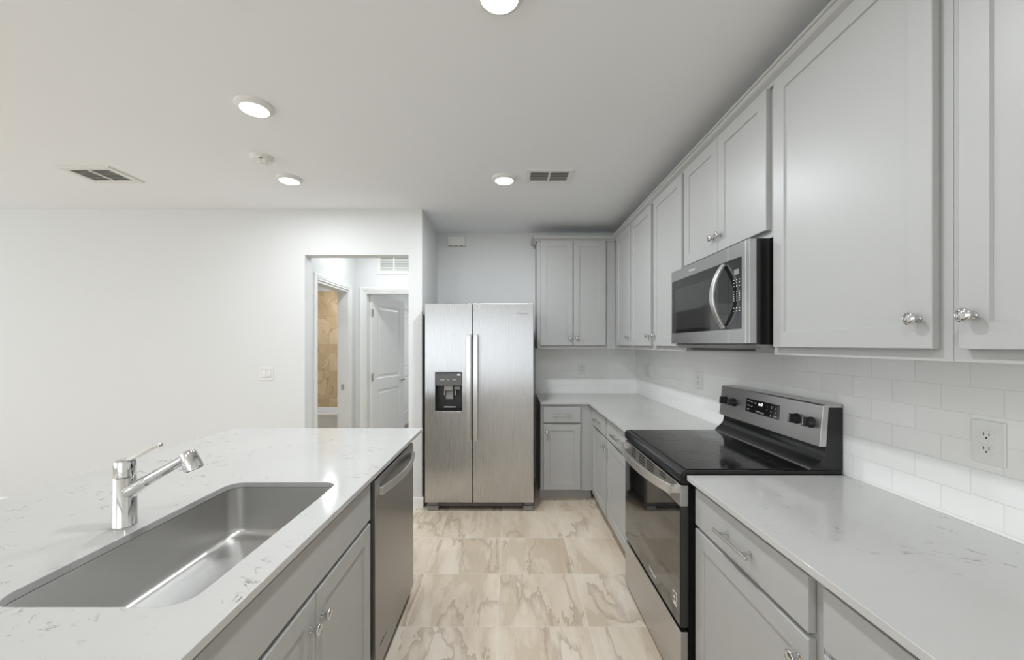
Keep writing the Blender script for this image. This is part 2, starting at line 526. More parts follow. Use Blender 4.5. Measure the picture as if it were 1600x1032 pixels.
# subway tile backsplash
def backsplash(name, f, u0, u1, mat):
    return structure(link(name, B(u0, u1, 0.0, 0.006, 0.90, 1.3785, f=f), mat))
backsplash('wall_backsplash_right', FR, 0.30, YB - 0.006, SUBR)
backsplash('wall_backsplash_back', FB, 0.27, XW, SUBB)

# baseboards
def baseboard(name, f, u0, u1, n):
    pts = [(0, 0), (0.014, 0), (0.014, 0.068), (0.009, 0.083), (0.004, 0.089), (0, 0.089)]
    bm = bmesh.new()
    p = [bm.verts.new(f(u0, n + a, b)) for a, b in pts]; q = [bm.verts.new(f(u1, n + a, b)) for a, b in pts]
    for i in range(6):
        j = (i + 1) % 6; bm.faces.new((p[i], p[j], q[j], q[i]))
    bm.faces.new(p); bm.faces.new(q)
    return structure(link(name, bm, TRIM))
baseboard('baseboard_front', lambda u, n, z: (u, 3.46 - n, z), -6.5, -1.79, 0)
baseboard('baseboard_corner', lambda u, n, z: (u, 3.46 - n, z), -0.885, -0.7545, 0)
baseboard('baseboard_alcove', lambda u, n, z: (-0.7685 + n, u, z), 3.46, YB - 0.014, 0)
baseboard('baseboard_back', FB, -0.7685, 0.262, 0)
baseboard('baseboard_hallway', lambda u, n, z: (-1.83 + n, u, z), 3.58, 3.69, 0)

# ------------------------------------------------------------------ doors
def casing_set(parent, f, o, n, top=True):
    """casing around opening o=(u0,u1,ztop) on plane n (out)"""
    w = 0.06
    u0, u1, zt = o
    def prof(bm, a0, a1, c0, c1):
        box(bm, a0, a1, n, n + .011, c0, c1, f=f)
    bm = bmesh.new()
    def U(a, b, c): return f(a, b, c)
    def loop(d, nn):
        return [bm.verts.new(U(*p)) for p in ((u0 - d, nn, 0.0), (u0 - d, nn, zt + d), (u1 + d, nn, zt + d), (u1 + d, nn, 0.0))]
    L = [loop(-0.0 + .004, n), loop(.004, n + .010), loop(.018, n + .010), loop(.022, n + .014), loop(w - .008, n + .018), loop(w, n + .014), loop(w, n)]
    for a, b in zip(L, L[1:]):
        for i in range(3):
            bm.faces.new((a[i], a[i + 1], b[i + 1], b[i]))
    for e in (0, 3):
        bm.faces.new([l[e] for l in L])
    return link('casing', bm, TRIM, parent)

def jamb(parent, f, o, n0, n1):
    u0, u1, zt = o
    bm = bmesh.new()
    t = 0.018
    box(bm, u0, u0 + t, n0, n1, 0, zt, f=f); box(bm, u1 - t, u1, n0, n1, 0, zt, f=f)
    box(bm, u0 + t, u1 - t, n0, n1, zt - t, zt, f=f)
    return link('jamb', bm, TRIM, parent)

def panel_leaf(name, f, w, z0, z1, t, parent, mat=TRIM):
    """two-panel moulded door leaf, u from 0..w, n from 0..t, panels moulded on both faces"""
    bm = bmesh.new()
    st, zr1, zr2, zb, ztp = 0.115, 0.86, 0.995, 0.23, z1 - 0.12
    us = [0, st, w - st, w]
    zs = [z0, zb, zr1, zr2, ztp, z1]
    for side in (0, 1):
        nf = t if side else 0.0
        s = -1 if side else 1
        grid = {}
        def V(u, z, n):
            k = (round(u, 5), round(z, 5), round(n, 5))
            if k not in grid: grid[k] = bm.verts.new(f(u, n, z))
            return grid[k]
        for i in range(3):
            for j in range(5):
                a, b, c, d = us[i], us[i + 1], zs[j], zs[j + 1]
                if i == 1 and j in (1, 3):
                    steps = [(0, 0), (.012, .007), (.03, .008), (.05, .002)]
                    prev = None
                    for e, dn in steps:
                        L = [V(x, z, nf + s * dn) for x, z in ((a + e, c + e), (b - e, c + e), (b - e, d - e), (a + e, d - e))]
                        if prev:
                            for k in range(4):
                                bm.faces.new((prev[k], prev[(k + 1) % 4], L[(k + 1) % 4], L[k]))
                        prev = L
                    bm.faces.new(prev)
                else:
                    bm.faces.new((V(a, c, nf), V(b, c, nf), V(b, d, nf), V(a, d, nf)))
    # rim
    for (ua, za, ub, zb_) in ((0, z0, w, z0), (w, z0, w, z1), (w, z1, 0, z1), (0, z1, 0, z0)):
        bm.faces.new([bm.verts.new(f(*p)) for p in ((ua, 0, za), (ub, 0, zb_), (ub, t, zb_), (ua, t, za))])
    return link(name, bm, mat, parent)

# bathroom doorway
d1 = structure(thing('door_1', '', '', (-1.83, 4.13, 0))); del d1['label']; del d1['category']
fH = lambda u, n, z: (-1.83 + n, u, z)
casing_set(d1, fH, (3.757, 4.50, 2.03), 0)
jamb(d1, fH, (3.757, 4.50, 2.03), -0.12, 0.0)
o = link('strike_plate', B(-0.075, -0.045, -0.0215, -0.018, -0.03, 0.03, f=lambda a, b, c: (-1.83 + a, 4.50 + b, 0.94 + c)), NICKEL, d1)

# bedroom door
d2 = structure(thing('door_2', '', '', (-1.34, 4.70, 0))); del d2['label']; del d2['category']
fE = lambda u, n, z: (u, 4.70 - n, z)
casing_set(d2, fE, (-1.72, -0.96, 2.04), 0)
jamb(d2, fE, (-1.72, -0.96, 2.04), -0.12, 0.0)
ang = math.atan2(0.70, 0.205)
hx, hy = -1.700, 4.80
cu, su = math.cos(ang), math.sin(ang)
fL = lambda u, n, z: (hx + u * cu + n * su, hy + u * su - n * cu, z)
leaf = panel_leaf('leaf', fL, 0.725, 0.016, 2.02, 0.035, d2)
for zc in (1.80, 1.02, 0.24):
    bm = bmesh.new()
    box(bm, -0.004, 0.028, 0.035, 0.038, zc - .045, zc + .045, f=fL)
    lathe(bm, [(-.047, .006), (.047, .006)], fL(-0.006, 0.036, zc), (0, 0, 1), 10)
    link('hinge', bm, NICKEL, leaf)
bm = LT([(0, .026), (.006, .025), (.010, .012), (.045, .010)], fL(0.665, 0.035, 0.945), Vector((su, -cu, 0)), 16)
p0 = Vector(fL(0.668, 0.076, 0.945)); p1 = Vector(fL(0.57, 0.080, 0.945))
lathe(bm, [(0, .009), (.09, .0065)], p0, (p1 - p0), 10)
link('handle', bm, NICKEL, leaf)

# closet door inside bedroom
d3 = structure(thing('door_3', '', '', (-1.83, 6.96, 0))); del d3['label']; del d3['category']
casing_set(d3, fH, (6.58, 7.34, 2.03), 0)
jamb(d3, fH, (6.58, 7.34, 2.03), -0.12, 0.0)
leaf3 = panel_leaf('leaf', lambda u, n, z: (-1.86 - .018 + n, 6.60 + u, z), 0.72, 0.02, 2.01, 0.035, d3)
link('knob', LT([(0, .022), (.006, .022), (.012, .010), (.03, .012), (.045, .026), (.055, .022), (.058, 0.004)], (-1.843, 6.68, 0.95), (1, 0, 0), 16), NICKEL, leaf3)

# bathtub
tub = thing('bathtub', 'white bathtub seen through the bathroom doorway below tan tiles', 'bathtub', (-3.12, 6.34, 0))
bm = bmesh.new()
def rrect(cx, cy, hx_, hy_, r, z, n=6):
    out = []
    for k, (sx, sy, a0) in enumerate(((1, 1, 0), (-1, 1, 90), (-1, -1, 180), (1, -1, 270))):
        for i in range(n + 1):
            a = math.radians(a0 + 90 * i / n)
            out.append((cx + sx * (hx_ - r) + math.cos(a) * r, cy + sy * (hy_ - r) + math.sin(a) * r, z))
    return out
def loft(bm, loops, cap0=False, cap1=True):
    R = [[bm.verts.new(p) for p in lp] for lp in loops]
    n = len(R[0])
    for a, b in zip(R, R[1:]):
        for i in range(n):
            bm.faces.new((a[i], a[(i + 1) % n], b[(i + 1) % n], b[i]))
    if cap0: bm.faces.new(R[0])
    if cap1: bm.faces.new(R[-1])
    return bm
loft(bm, [rrect(-3.12, 6.34, 1.16, .355, .02, 0.0), rrect(-3.12, 6.34, 1.16, .355, .02, 0.33), rrect(-3.12, 6.33, 1.165, .365, .03, 0.345), rrect(-3.12, 6.33, 1.165, .365, .03, 0.366),
          rrect(-3.12, 6.34, 1.08, .285, .12, 0.368), rrect(-3.12, 6.34, 1.05, .26, .12, 0.34), rrect(-3.12, 6.34, .95, .20, .12, 0.08)], cap0=True)
link('tub_shell', bm, TUBW, tub, smooth=True)
link('drain', LT([(0, .03), (.004, .028)], (-2.3, 6.34, 0.08), (0, 0, 1)), CHROME, tub)

# ------------------------------------------------------------------ ceiling lamps
def recessed_light(x, y, label, power):
    t = thing('recessed_light', label, 'ceiling light', (x, y, H), 'round recessed ceiling lights')
    link('trim_ring', LT([(0, .086), (.005, .086), (.012, .082), (.021, .066), (.022, .0635), (.016, .0625)], (x, y, H), (0, 0, -1), 40), WHITEP, t, smooth=True)
    bm = bmesh.new()
    lathe(bm, [(0.010, .060), (0.0215, .0625), (.024, .050), (.0255, .02), (.0258, .004)], (x, y, H), (0, 0, -1), 40)
    link('lens', bm, LENS, t, smooth=True)
    l = bpy.data.lights.new('lamp', 'AREA'); l.shape = 'DISK'; l.size = 0.12; l.energy = power; l.color = (.90, .95, 1.0)
    lo = bpy.data.objects.new('lamp', l); lo.location = (0, 0, -0.032); lo.parent = t
    COL.objects.link(lo)
    return t
LP = 11.0
recessed_light(-0.036, 1.3275, 'round ceiling light at the top edge, largest and nearest of the lights', LP)
recessed_light(-1.262, 1.96, 'round ceiling light above the island, nearer than the smoke detector', 6.5)
recessed_light(-1.569, 2.82, 'small round ceiling light just beyond the smoke detector', 6.0)
recessed_light(-0.041, 2.814, 'small round ceiling light beside the louvred vent in front of the refrigerator', 15.0)
recessed_light(-2.66, 5.86, 'round bathroom ceiling light over the tub', 15)
recessed_light(-1.36, 4.14, 'added unseen ceiling light brightening the hallway behind the opening', 6)  # added lamp hidden by the header, lifts the hallway walls
recessed_light(-0.4, 6.9, 'added unseen ceiling light brightening the bedroom beyond the hallway', 26)  # added lamp, out of view, brightens the dim bedroom
for x, y in ((-0.036, -0.16), (-3.6, 0.2), (-3.6, -2.6), (-1.2, -2.0)):
    recessed_light(x, y, 'added unseen ceiling light brightening the room from behind the camera', 8.0 if x > -1 else 9.0)  # added lamps outside the view, fill for kitchen and big room

# smoke detector
sd = thing('smoke_detector', 'white round smoke detector on the ceiling between two lights', 'smoke detector', (-1.565, 2.50, H))
link('base_plate', LT([(0, .066), (.010, .066), (.012, .063)], (-1.565, 2.50, H), (0, 0, -1), 40), WHITEP, sd, smooth=True)
link('cover', LT([(.012, .062), (.026, .058), (.030, .050), (.033, .030), (.038, .028), (.041, .020), (.042, .004)], (-1.565, 2.50, H), (0, 0, -1), 40), WHITEP, sd, smooth=True)
link('sensor_slot', B(-1.548, -1.530, 2.444, 2.450, H - .030, H - .026), GREYP, sd)
link('test_button', LT([(0, .012), (.012, .012), (.014, .009)], (-1.527, 2.475, H - .028), (0, 0, -1), 20), WHITEP, sd, smooth=True)

# ceiling vents
def vent(name, label, x0, x1, y0, y1, fr, nsl, lever=False):
    cx, cy = (x0 + x1) / 2, (y0 + y1) / 2
    t = thing(name, label, 'air vent', (cx, cy, H))
    f = lambda u, n, z: (u, z, H - n)
    bm = ring_plate(bmesh.new(), (x0, x1, y0, y1), (x0 + fr, x1 - fr, y0 + fr, y1 - fr), 0.0, 0.010, f)
    link('frame', bm, WHITEP, t, bevel=0.003)
    link('divider', B(cx - .007, cx + .007, y0 + fr, y1 - fr, H - .0105, H - .002), WHITEP, t)
    link('backing', B(x0 + fr, x1 - fr, y0 + fr, y1 - fr, H - .0015, H - .0003), VENTD, t)
    n = nsl
    for half in ((x0 + fr, cx - .007), (cx + .007, x1 - fr)):
        for i in range(n):
            yc = y0 + fr + (y1 - y0 - 2 * fr) * (i + .5) / n
            bm = bmesh.new()
            d = (y1 - y0 - 2 * fr) / n * .40
            vs = [bm.verts.new(p) for p in ((half[0], yc - d, H - .0095), (half[1], yc - d, H - .0095), (half[1], yc + d, H - .003), (half[0], yc + d, H - .003),
                                            (half[0], yc - d, H - .0085), (half[1], yc - d, H - .0085), (half[1], yc + d, H - .002), (half[0], yc + d, H - .002))]
            for q in ((0, 1, 2, 3), (4, 5, 6, 7), (0, 1, 5, 4), (2, 3, 7, 6), (1, 2, 6, 5), (0, 3, 7, 4)):
                bm.faces.new([vs[k] for k in q])
            link('slat', bm, WHITEP, t)
    if lever:
        link('lever', B(x0 + .012, x0 + .018, cy - .045, cy + .015, H - .022, H - .010), WHITEP, t)
    return t
vent('supply_vent', 'white ceiling vent with two slatted halves over the left side of the room', -3.01, -2.655, 2.62, 2.885, 0.042, 8)
vent('supply_vent', 'white ceiling vent with lever and slats beside the rear light', 0.112, 0.432, 2.665, 2.885, 0.030, 6, True)

# return air grille at the end of the hallway
rg = thing('return_grille', 'white wall grille high above the bedroom door at hallway end', 'air vent', (-1.355, 4.70, 2.37))
fG = lambda u, n, z: (u, 4.70 - n, z)
link('frame', ring_plate(bmesh.new(), (-1.575, -1.13, 2.245, 2.495), (-1.535, -1.17, 2.285, 2.46), 0, .008, fG), WHITEP, rg, bevel=.002)
link('divider', B(-1.383, -1.367, 0, .009, 2.285, 2.46, f=fG), WHITEP, rg)
link('backing', B(-1.535, -1.17, 0.0004, .0015, 2.285, 2.46, f=fG), VENTD, rg)
for (a, b) in ((-1.535, -1.383), (-1.367, -1.17)):
    for i in range(9):
        z = 2.285 + .175 * (i + .5) / 9
        link('slat', prism([(4.6925, z - .008), (4.6935, z - .008), (4.6985, z + .004), (4.6975, z + .004)], a, b, lambda p, e, q: (e, p, q)), WHITEP, rg)

# door chime box
ch = thing('door_chime', 'small white chime box high on the wall over the refrigerator', 'door chime', (-0.561, YB, 2.50))
link('cover', B(-0.652, -0.470, .004, .040, 2.452, 2.556, f=FB), WHITEP, ch, bevel=.004)
link('base_plate', B(-0.656, -0.466, .0, .004, 2.448, 2.560, f=FB), WHITEP, ch)
for k in range(3):
    link('slot', B(-0.640 + k * .055, -0.604 + k * .055, .034, .0405, 2.453, 2.460, f=FB), SLOT, ch)

# switch plate on the left wall
sw = thing('light_switch', 'white two-gang switch plate on the wall left of the hallway opening', 'light switch', (-2.125, 3.46, 1.165))
fW = lambda u, n, z: (u, 3.46 - n, z)
link('plate', ring_plate(bmesh.new(), (-2.185, -2.065, 1.106, 1.224), (-2.168, -2.082, 1.128, 1.202), 0, .006, fW), WHITEP, sw, bevel=.0025)
rk = link('rocker', prism([(3.4545, 1.130), (3.4525, 1.165), (3.4565, 1.200), (3.46, 1.200), (3.46, 1.130)], -2.166, -2.129, lambda p, e, q: (e, p, q)), WHITEP, sw)
link('dimmer_plate', B(-2.122, -2.084, 0, .0045, 1.130, 1.200, f=fW), WHITEP, sw, bevel=.001)
link('dimmer_knob', LT([(.0045, .013), (.012, .0125), (.014, .010)], (-2.103, 3.46, 1.150), (0, -1, 0), 20), WHITEP, sw, smooth=True)

# outlets
def outlet(label, f, u, z, w=.079, h=.122, n=.006):
    t = thing('wall_outlet', label, 'outlet', f(u, n, z), 'white duplex outlets on the tiled backsplash')
    link('plate', B(u - w / 2, u + w / 2, n, n + .006, z - h / 2, z + h / 2, f=f), WHITEP, t, bevel=.003)
    for s in (-1, 1):
        zc = z + s * .0195
        bm = bmesh.new()
        pts = []
        for k in range(24):
            a = 2 * math.pi * k / 24
            pu, pz = math.cos(a) * .0172, math.sin(a) * .0172
            pz = max(-.0135, min(.0135, pz))
            pts.append((pu, pz))
        r0 = [bm.verts.new(f(u + a, n + .0055, zc + b)) for a, b in pts]
        r1 = [bm.verts.new(f(u + a, n + .0085, zc + b)) for a, b in pts]
        r2 = [bm.verts.new(f(u + a * .95, n + .0092, zc + b * .95)) for a, b in pts]
        for p, q in ((r0, r1), (r1, r2)):
            for k in range(24):
                bm.faces.new((p[k], p[(k + 1) % 24], q[(k + 1) % 24], q[k]))
        bm.faces.new(r2)
        rc = link('receptacle', bm, WHITEP, t)
        bm = bmesh.new()
        box(bm, u - .0075, u - .0055, n + .009, n + .0096, zc - .001, zc + .0085, f=f)
        box(bm, u + .0055, u + .0075, n + .009, n + .0096, zc - .001, zc + .0075, f=f)
        box(bm, u - .0022, u + .0022, n + .009, n + .0096, zc - .009, zc - .0045, f=f)
        link('slots', bm, SLOT, rc)
    c = Vector(f(u, n + .006, z)); ax = Vector(f(0, 1, 0)) - Vector(f(0, 0, 0))
    link('screw', LT([(0, .003), (.001, .0025)], c, ax, 12), WHITEP, t)
    return t
outlet('large white duplex outlet on tile above the near right countertop', FR, 1.103, 1.147)
outlet('white outlet on right tile wall, nearer the range', FR, 2.80, 1.165, w=.12)
outlet('white outlet on right tile wall close to the corner', FR, 3.844, 1.165)
outlet('white outlet on the back tile wall beside the refrigerator', FB, 0.760, 1.165)

# ------------------------------------------------------------------ cabinets
CARC = 0.287
NF = 0.305
def knob(f, u, n, z, parent):
    org = Vector(f(u, n, z)); ax = Vector(f(0, 1, 0)) - Vector(f(0, 0, 0))
    return link('knob', LT([(0, .0085), (.002, .0085), (.004, .0055), (.010, .0050), (.014, .0065), (.017, .0125), (.021, .0158), (.0255, .0162), (.0275, .0150), (.0285, .0125), (.0280, .0115), (.0292, .0080), (.0298, .001)], org, ax, 28), CHROME, parent, smooth=True)

def pull(f, uc, n, z, parent, L=.190, cc=.128):
    bm = bmesh.new()
    p = Vector(f(uc - L / 2, n + .032, z)); q = Vector(f(uc + L / 2, n + .032, z))
    lathe(bm, [(0, .0045), (.0008, .0058), (L - .0008, .0058), (L, .0045)], p, q - p, 16)
    ax = Vector(f(0, 1, 0)) - Vector(f(0, 0, 0))
    for s in (-1, 1):
        lathe(bm, [(0, .0075), (.002, .0075), (.003, .0048), (.032, .0048)], Vector(f(uc + s * cc / 2, n, z)), ax, 12)
    return link('bar_pull', bm, NICKEL, parent, smooth=True)

def frame_mesh(f, u0, u1, z0, z1, n0, n1, sts=(.038, .038), rls=(.03, .03), mids=(), railz=()):
    bm = bmesh.new()
    box(bm, u0, u0 + sts[0], n0, n1, z0, z1, f=f); box(bm, u1 - sts[1], u1, n0, n1, z0, z1, f=f)
    box(bm, u0 + sts[0], u1 - sts[1], n0, n1, z0, z0 + rls[0], f=f)
    box(bm, u0 + sts[0], u1 - sts[1], n0, n1, z1 - rls[1], z1, f=f)
    for m in mids: box(bm, m - .02, m + .02, n0, n1, z0 + rls[0], z1 - rls[1], f=f)
    for r in railz: box(bm, u0 + sts[0], u1 - sts[1], n0, n1, r - .012, r + .012, f=f)
    return bm

def upper(label, f, u0, u1, z0, doors, ext=None, sts=(.038, .038), wall_n=0.001):
    """doors: list (d0,d1,knob_side 0/1)"""
    z1 = 2.44
    t = thing('wall_cabinet', label, 'wall cabinet', f((u0 + u1) / 2, 0, z0))
    e0, e1 = ext or (u0, u1)
    link('carcass', B(e0, e1, wall_n, CARC, z0, z1, f=f), CAB, t)
    link('face_frame', frame_mesh(f, u0, u1, z0, z1, CARC, NF, sts), CAB, t)
    for d0, d1, ks in doors:
        zb = z0 + .029
        d = link('door', shaker(f, d0, d1, zb, 2.432, NF + .002), CAB, t)
        ku = (d1 - .030) if ks else (d0 + .030)
        knob(f, ku, NF + .022, zb + .075, d)
    return t

upper('grey two-door wall cabinet on the back wall beside the refrigerator', FB, 0.264, 1.033, 1.38, [(.298, .612, 1), (.620, .9346, 0)], ext=(.264, 1.333), sts=(.05, .115))
upper('narrow grey wall cabinet tucked into the kitchen corner', FR, 3.345, 3.8875, 1.38, [(3.363, 3.775, 0)], sts=(.04, .13))
upper('grey single-door wall cabinet, second out from the corner', FR, 2.838, 3.344, 1.38, [(2.862, 3.325, 0)])
upper('grey single-door wall cabinet at the far side of the microwave', FR, 2.326, 2.837, 1.38, [(2.345, 2.805, 1)])
upper('short two-door grey wall cabinet above the microwave', FR, 1.553, 2.325, 1.843, [(1.570, 1.937, 1), (1.941, 2.308, 0)])
upper('large grey single-door wall cabinet at the near side of the microwave', FR, .925, 1.552, 1.38, [(.953, 1.527, 0)])
upper('grey wall cabinet cut off by the right edge of the picture', FR, .300, .924, 1.38, [(.322, .896, 1)])

# crown moulding
bm = bmesh.new()
prof = [(0.0, 2.4405), (0.004, 2.4305), (0.010, 2.4305), (0.013, 2.436), (0.013, 2.442), (0.020, 2.447), (0.030, 2.453), (0.036, 2.460), (0.038, 2.466), (0.046, 2.468), (0.046, 2.478), (-0.02, 2.478), (-0.02, 2.4405)]
rings = []
FX, FYY, LX = XW - NF, YB - NF, 0.264
for st in range(4):
    ring = []
    for o_, z in prof:
        o2 = o_ + .0005 if o_ >= 0 else o_
        p = ((LX - o2, YB - .001), (LX - o2, FYY - o2), (FX - o2, FYY - o2), (FX - o2, 0.300))[st]
        ring.append(bm.verts.new((p[0], p[1], z)))
    rings.append(ring)
for a, b in zip(rings, rings[1:]):
    for k in range(len(prof)):
        bm.faces.new((a[k], a[(k + 1) % len(prof)], b[(k + 1) % len(prof)], b[k]))
bm.faces.new(rings[0]); bm.faces.new(rings[-1])
tag(link('crown_moulding', bm, CAB), 'grey crown moulding running along the tops of the wall cabinets', 'moulding')

def base(label, f, u0, u1, wall_n, nf, drawers, doors, sts=(.038, .038), ext=None, false_front=False, zt=.8785, knobz=.635, mids=()):
    """nf = face frame front distance; doors (d0,d1,knobside)"""
    t = thing('base_cabinet', label, 'base cabinet', f((u0 + u1) / 2, 0, 0))
    e0, e1 = ext or (u0, u1)
    link('carcass', B(e0, e1, wall_n, nf - .018, .095, zt, f=f), CAB, t)
    link('face_frame', frame_mesh(f, u0, u1, .095, zt, nf - .018, nf, sts, rls=(.03, .03), railz=(.7075,), mids=mids), CAB, t)
    link('toe_kick', B(e0, e1, wall_n, nf - .075, 0, .095, f=f), CAB, t)
    for d0, d1 in drawers:
        d = link('false_front' if false_front else 'drawer', slabfront(f, d0, d1, .7155, .855, nf + .002), CAB, t, bevel=.0016)
        if not false_front:
            pull(f, (d0 + d1) / 2, nf + .022, .788, d)
    for d0, d1, ks in doors:
        d = link('door', shaker(f, d0, d1, .11, .700, nf + .002), CAB, t)
        ku = (d1 - .030) if ks else (d0 + .030)
        knob(f, ku, nf + .022, knobz, d)
    return t
NB = XW - .748
NBB = YB - 3.597
base('grey base cabinet with drawer and door beside the refrigerator', FB, .275, .7475, .001, NBB, [(.3016, .6337)], [(.3016, .6337, 0)], sts=(.028, .114))
base('grey base cabinet under the far right countertop, next to the corner', FR, 3.005, 3.5965, .001, NB, [(3.020, 3.505)], [(3.020, 3.505, 0)], ext=(3.005, YB - .001), sts=(.02, .10))
base('grey base cabinet at the far side of the range', FR, 2.362, 3.004, .001, NB, [(2.375, 2.985)], [(2.375, 2.985, 1)])
base('grey base cabinet with bar-pull drawer at the near side of the range', FR, .945, 1.568, .001, NB, [(.967, 1.555)], [(.967, 1.555, 0)])
base('grey base cabinet cut off by the bottom right corner of the picture', FR, .300, .944, .001, NB, [(.322, .921)], [(.322, .921, 1)])

# countertops
def slab_l(name, pts, z0, z1, label):
    o = link(name, prism(pts, z0, z1, lambda a, e, b: (a, b, e)), QUARTZ, bevel=.002)
    return tag(o, label, 'countertop')
XF = 0.7015
XS = XW - .006
slab_l('countertop', [(XF, .300), (XS, .300), (XS, 1.575), (XF, 1.575)], .879, .900, 'white speckled quartz countertop at the near side of the range')
slab_l('countertop', [(XF, 2.352), (XS, 2.352), (XS, YB - .006), (.2706, YB - .006), (.2706, 3.570), (XF, 3.570)], .879, .900, 'L-shaped white quartz countertop between range and refrigerator')

# ------------------------------------------------------------------ island
IN0, IN1 = XI + .0, XI + .018   # frame planes: XI+0.. frame front at -0.567
fI = lambda u, n, z: (-0.580 + n, u, z)
def island_cab(label, u0, u1, drawers, doors, ff, kz=.62):
    t = thing('base_cabinet', label, 'base cabinet', (-0.88, (u0 + u1) / 2, 0))
    # open carcass so that a sink can hang in it
    bm = bmesh.new()
    box(bm, u0, u0 + .016, -.60, -.018, .095, .8785, f=fI); box(bm, u1 - .016, u1, -.60, -.018, .095, .8785, f=fI)
    box(bm, u0 + .016, u1 - .016, -.60, -.585, .095, .8785, f=fI); box(bm, u0 + .016, u1 - .016, -.585, -.018, .095, .11, f=fI)
    link('carcass', bm, CAB, t)
    link('face_frame', frame_mesh(fI, u0, u1, .095, .8785, -.018, 0, railz=(.7075,)), CAB, t)
    link('toe_kick', B(u0, u1, -.60, -.045, 0, .095, f=fI), CAB, t)
    for d0, d1 in drawers:
        d = link('false_front' if ff else 'drawer', slabfront(fI, d0, d1, .720, .862, .001), CAB, t, bevel=.0016)
        if not ff: pull(fI, (d0 + d1) / 2, .021, .788, d)
    for d0, d1, ks in doors:
        d = link('door', shaker(fI, d0, d1, .11, .703, .001), CAB, t)
        ku = (d1 - .030) if ks else (d0 + .030)
        knob(fI, ku, .021, kz, d)
    return t
island_cab('grey two-door sink cabinet in the island below the sink', .690, 1.603, [(.702, 1.588)], [(.702, 1.141, 1), (1.145, 1.588, 0)], True)
island_cab('grey island base cabinet nearest the camera', .080, .688, [(.092, .678)], [(.092, .678, 1)], False)
pn = link('island_panel', B(-1.205, -1.181, .080, 2.32, 0, .8785), CAB)
tag(pn, 'grey back panel of the island under the seating overhang', 'panel')
pn = link('island_panel', B(-1.180, -.60, 2.285, 2.32, 0, .8785), CAB)
tag(pn, 'grey end panel of the island beyond the dishwasher', 'panel')

# island top with sink cut-out
IX0, IX1, IY0, IY1 = -1.705, -.543, .060, 2.465
SX0, SX1, SY0, SY1, SR = -1.045, -.646, .786, 1.496, .05
def slab_hole(z0, z1):
    bm = bmesh.new()
    cs = [(IX1, IY1), (IX0, IY1), (IX0, IY0), (IX1, IY0)]
    inner = rrect((SX0 + SX1) / 2, (SY0 + SY1) / 2, (SX1 - SX0) / 2, (SY1 - SY0) / 2, SR, 0, 8)
    n = 9
    L = {}
    for z in (z0, z1):
        oc = [bm.verts.new((x, y, z)) for x, y in cs]
        iv = [bm.verts.new((p[0], p[1], z)) for p in inner]
        for k in range(4):
            seg = iv[k * n:(k + 1) * n]
            for a, b in zip(seg, seg[1:]): bm.faces.new((oc[k], a, b))
            nx = iv[((k + 1) % 4) * n]
            bm.faces.new((oc[k], seg[-1], nx, oc[(k + 1) % 4]))
        L[z] = (oc, iv)
    for (a, b) in ((L[z0][0], L[z1][0]), (L[z0][1], L[z1][1])):
        m = len(a)
        for i in range(m):
            bm.faces.new((a[i], a[(i + 1) % m], b[(i + 1) % m], b[i]))
    return bm
tp = link('countertop', slab_hole(.880, .900), QUARTZ)
md = tp.modifiers.new('bevel', 'BEVEL'); md.width = .0018; md.segments = 2; md.limit_method = 'ANGLE'; md.angle_limit = math.radians(60); md.harden_normals = True
tag(tp, 'large white speckled quartz island top around the sink', 'countertop')

# sink
sk = thing('kitchen_sink', 'undermount stainless steel sink set into the island top', 'sink', (-.845, 1.141, .70))
cx, cy, hx_, hy_ = (SX0 + SX1) / 2, (SY0 + SY1) / 2, (SX1 - SX0) / 2, (SY1 - SY0) / 2
bm = bmesh.new()
loft(bm, [rrect(cx, cy, hx_ + .022, hy_ + .022, SR + .02, .8792, 8), rrect(cx, cy, hx_ + .001, hy_ + .001, SR, .8792, 8), rrect(cx, cy, hx_ + .001, hy_ + .001, SR, .872, 8),
          rrect(cx, cy, hx_ - .004, hy_ - .004, SR - .002, .735, 8), rrect(cx, cy, hx_ - .007, hy_ - .007, SR - .002, .722, 8), rrect(cx, cy, hx_ - .014, hy_ - .014, SR - .003, .711, 8),
          rrect(cx, cy, hx_ - .026, hy_ - .026, SR - .006, .705, 8), rrect(cx, cy, hx_ - .045, hy_ - .045, SR - .01, .703, 8), rrect(cx, cy, .05, .05, .0499, .698, 8)])
link('bowl', bm, SINKSTEEL, sk, smooth=True)
link('drain', LT([(0, .044), (.003, .042), (.003, .030), (.001, .028)], (cx, cy, .6985), (0, 0, 1), 28), CHROME, sk, smooth=True)

# faucet
fx_, fy_ = -1.107, 1.141
fc = thing('kitchen_faucet', 'chrome single-lever faucet standing on the island beside the sink', 'faucet', (fx_, fy_, .900))
link('body', LT([(0, .0285), (.003, .0288), (.006, .0275), (.139, .0250), (.140, .0242)], (fx_, fy_, .900), (0, 0, 1), 40), CHROME, fc, smooth=True)
cap = link('cap', LT([(.1415, .0242), (.1425, .0251), (.180, .0248), (.186, .0235), (.189, .019), (.190, .004)], (fx_, fy_, .900), (0, 0, 1), 40), CHROME, fc, smooth=True)
bm = bmesh.new()
sweep_rect(bm, [(fx_ + .004, fy_, 1.083), (fx_ + .026, fy_, 1.094), (fx_ + .06, fy_, 1.111), (fx_ + .085, fy_, 1.124), (fx_ + .103, fy_, 1.131)], (0, 1, 0), [.018, .019, .017, .016, .015], [.010, .009, .0075, .0075, .009])
link('lever', bm, CHROME, fc, bevel=.0015)
s0, s1 = Vector((fx_ + .004, fy_, .994)), Vector((-.935, fy_, 1.092))
link('spout', LT([(0, .023), (.018, .0225), (.030, .019), (.045, .0165), (.075, .0150), (.078, .0142), (.082, .0150), (.120, .0142), ((s1 - s0).length, .0128)], s0, s1 - s0, 32), CHROME, fc, smooth=True)
ha = Vector((.36, 0, -.93)).normalized()
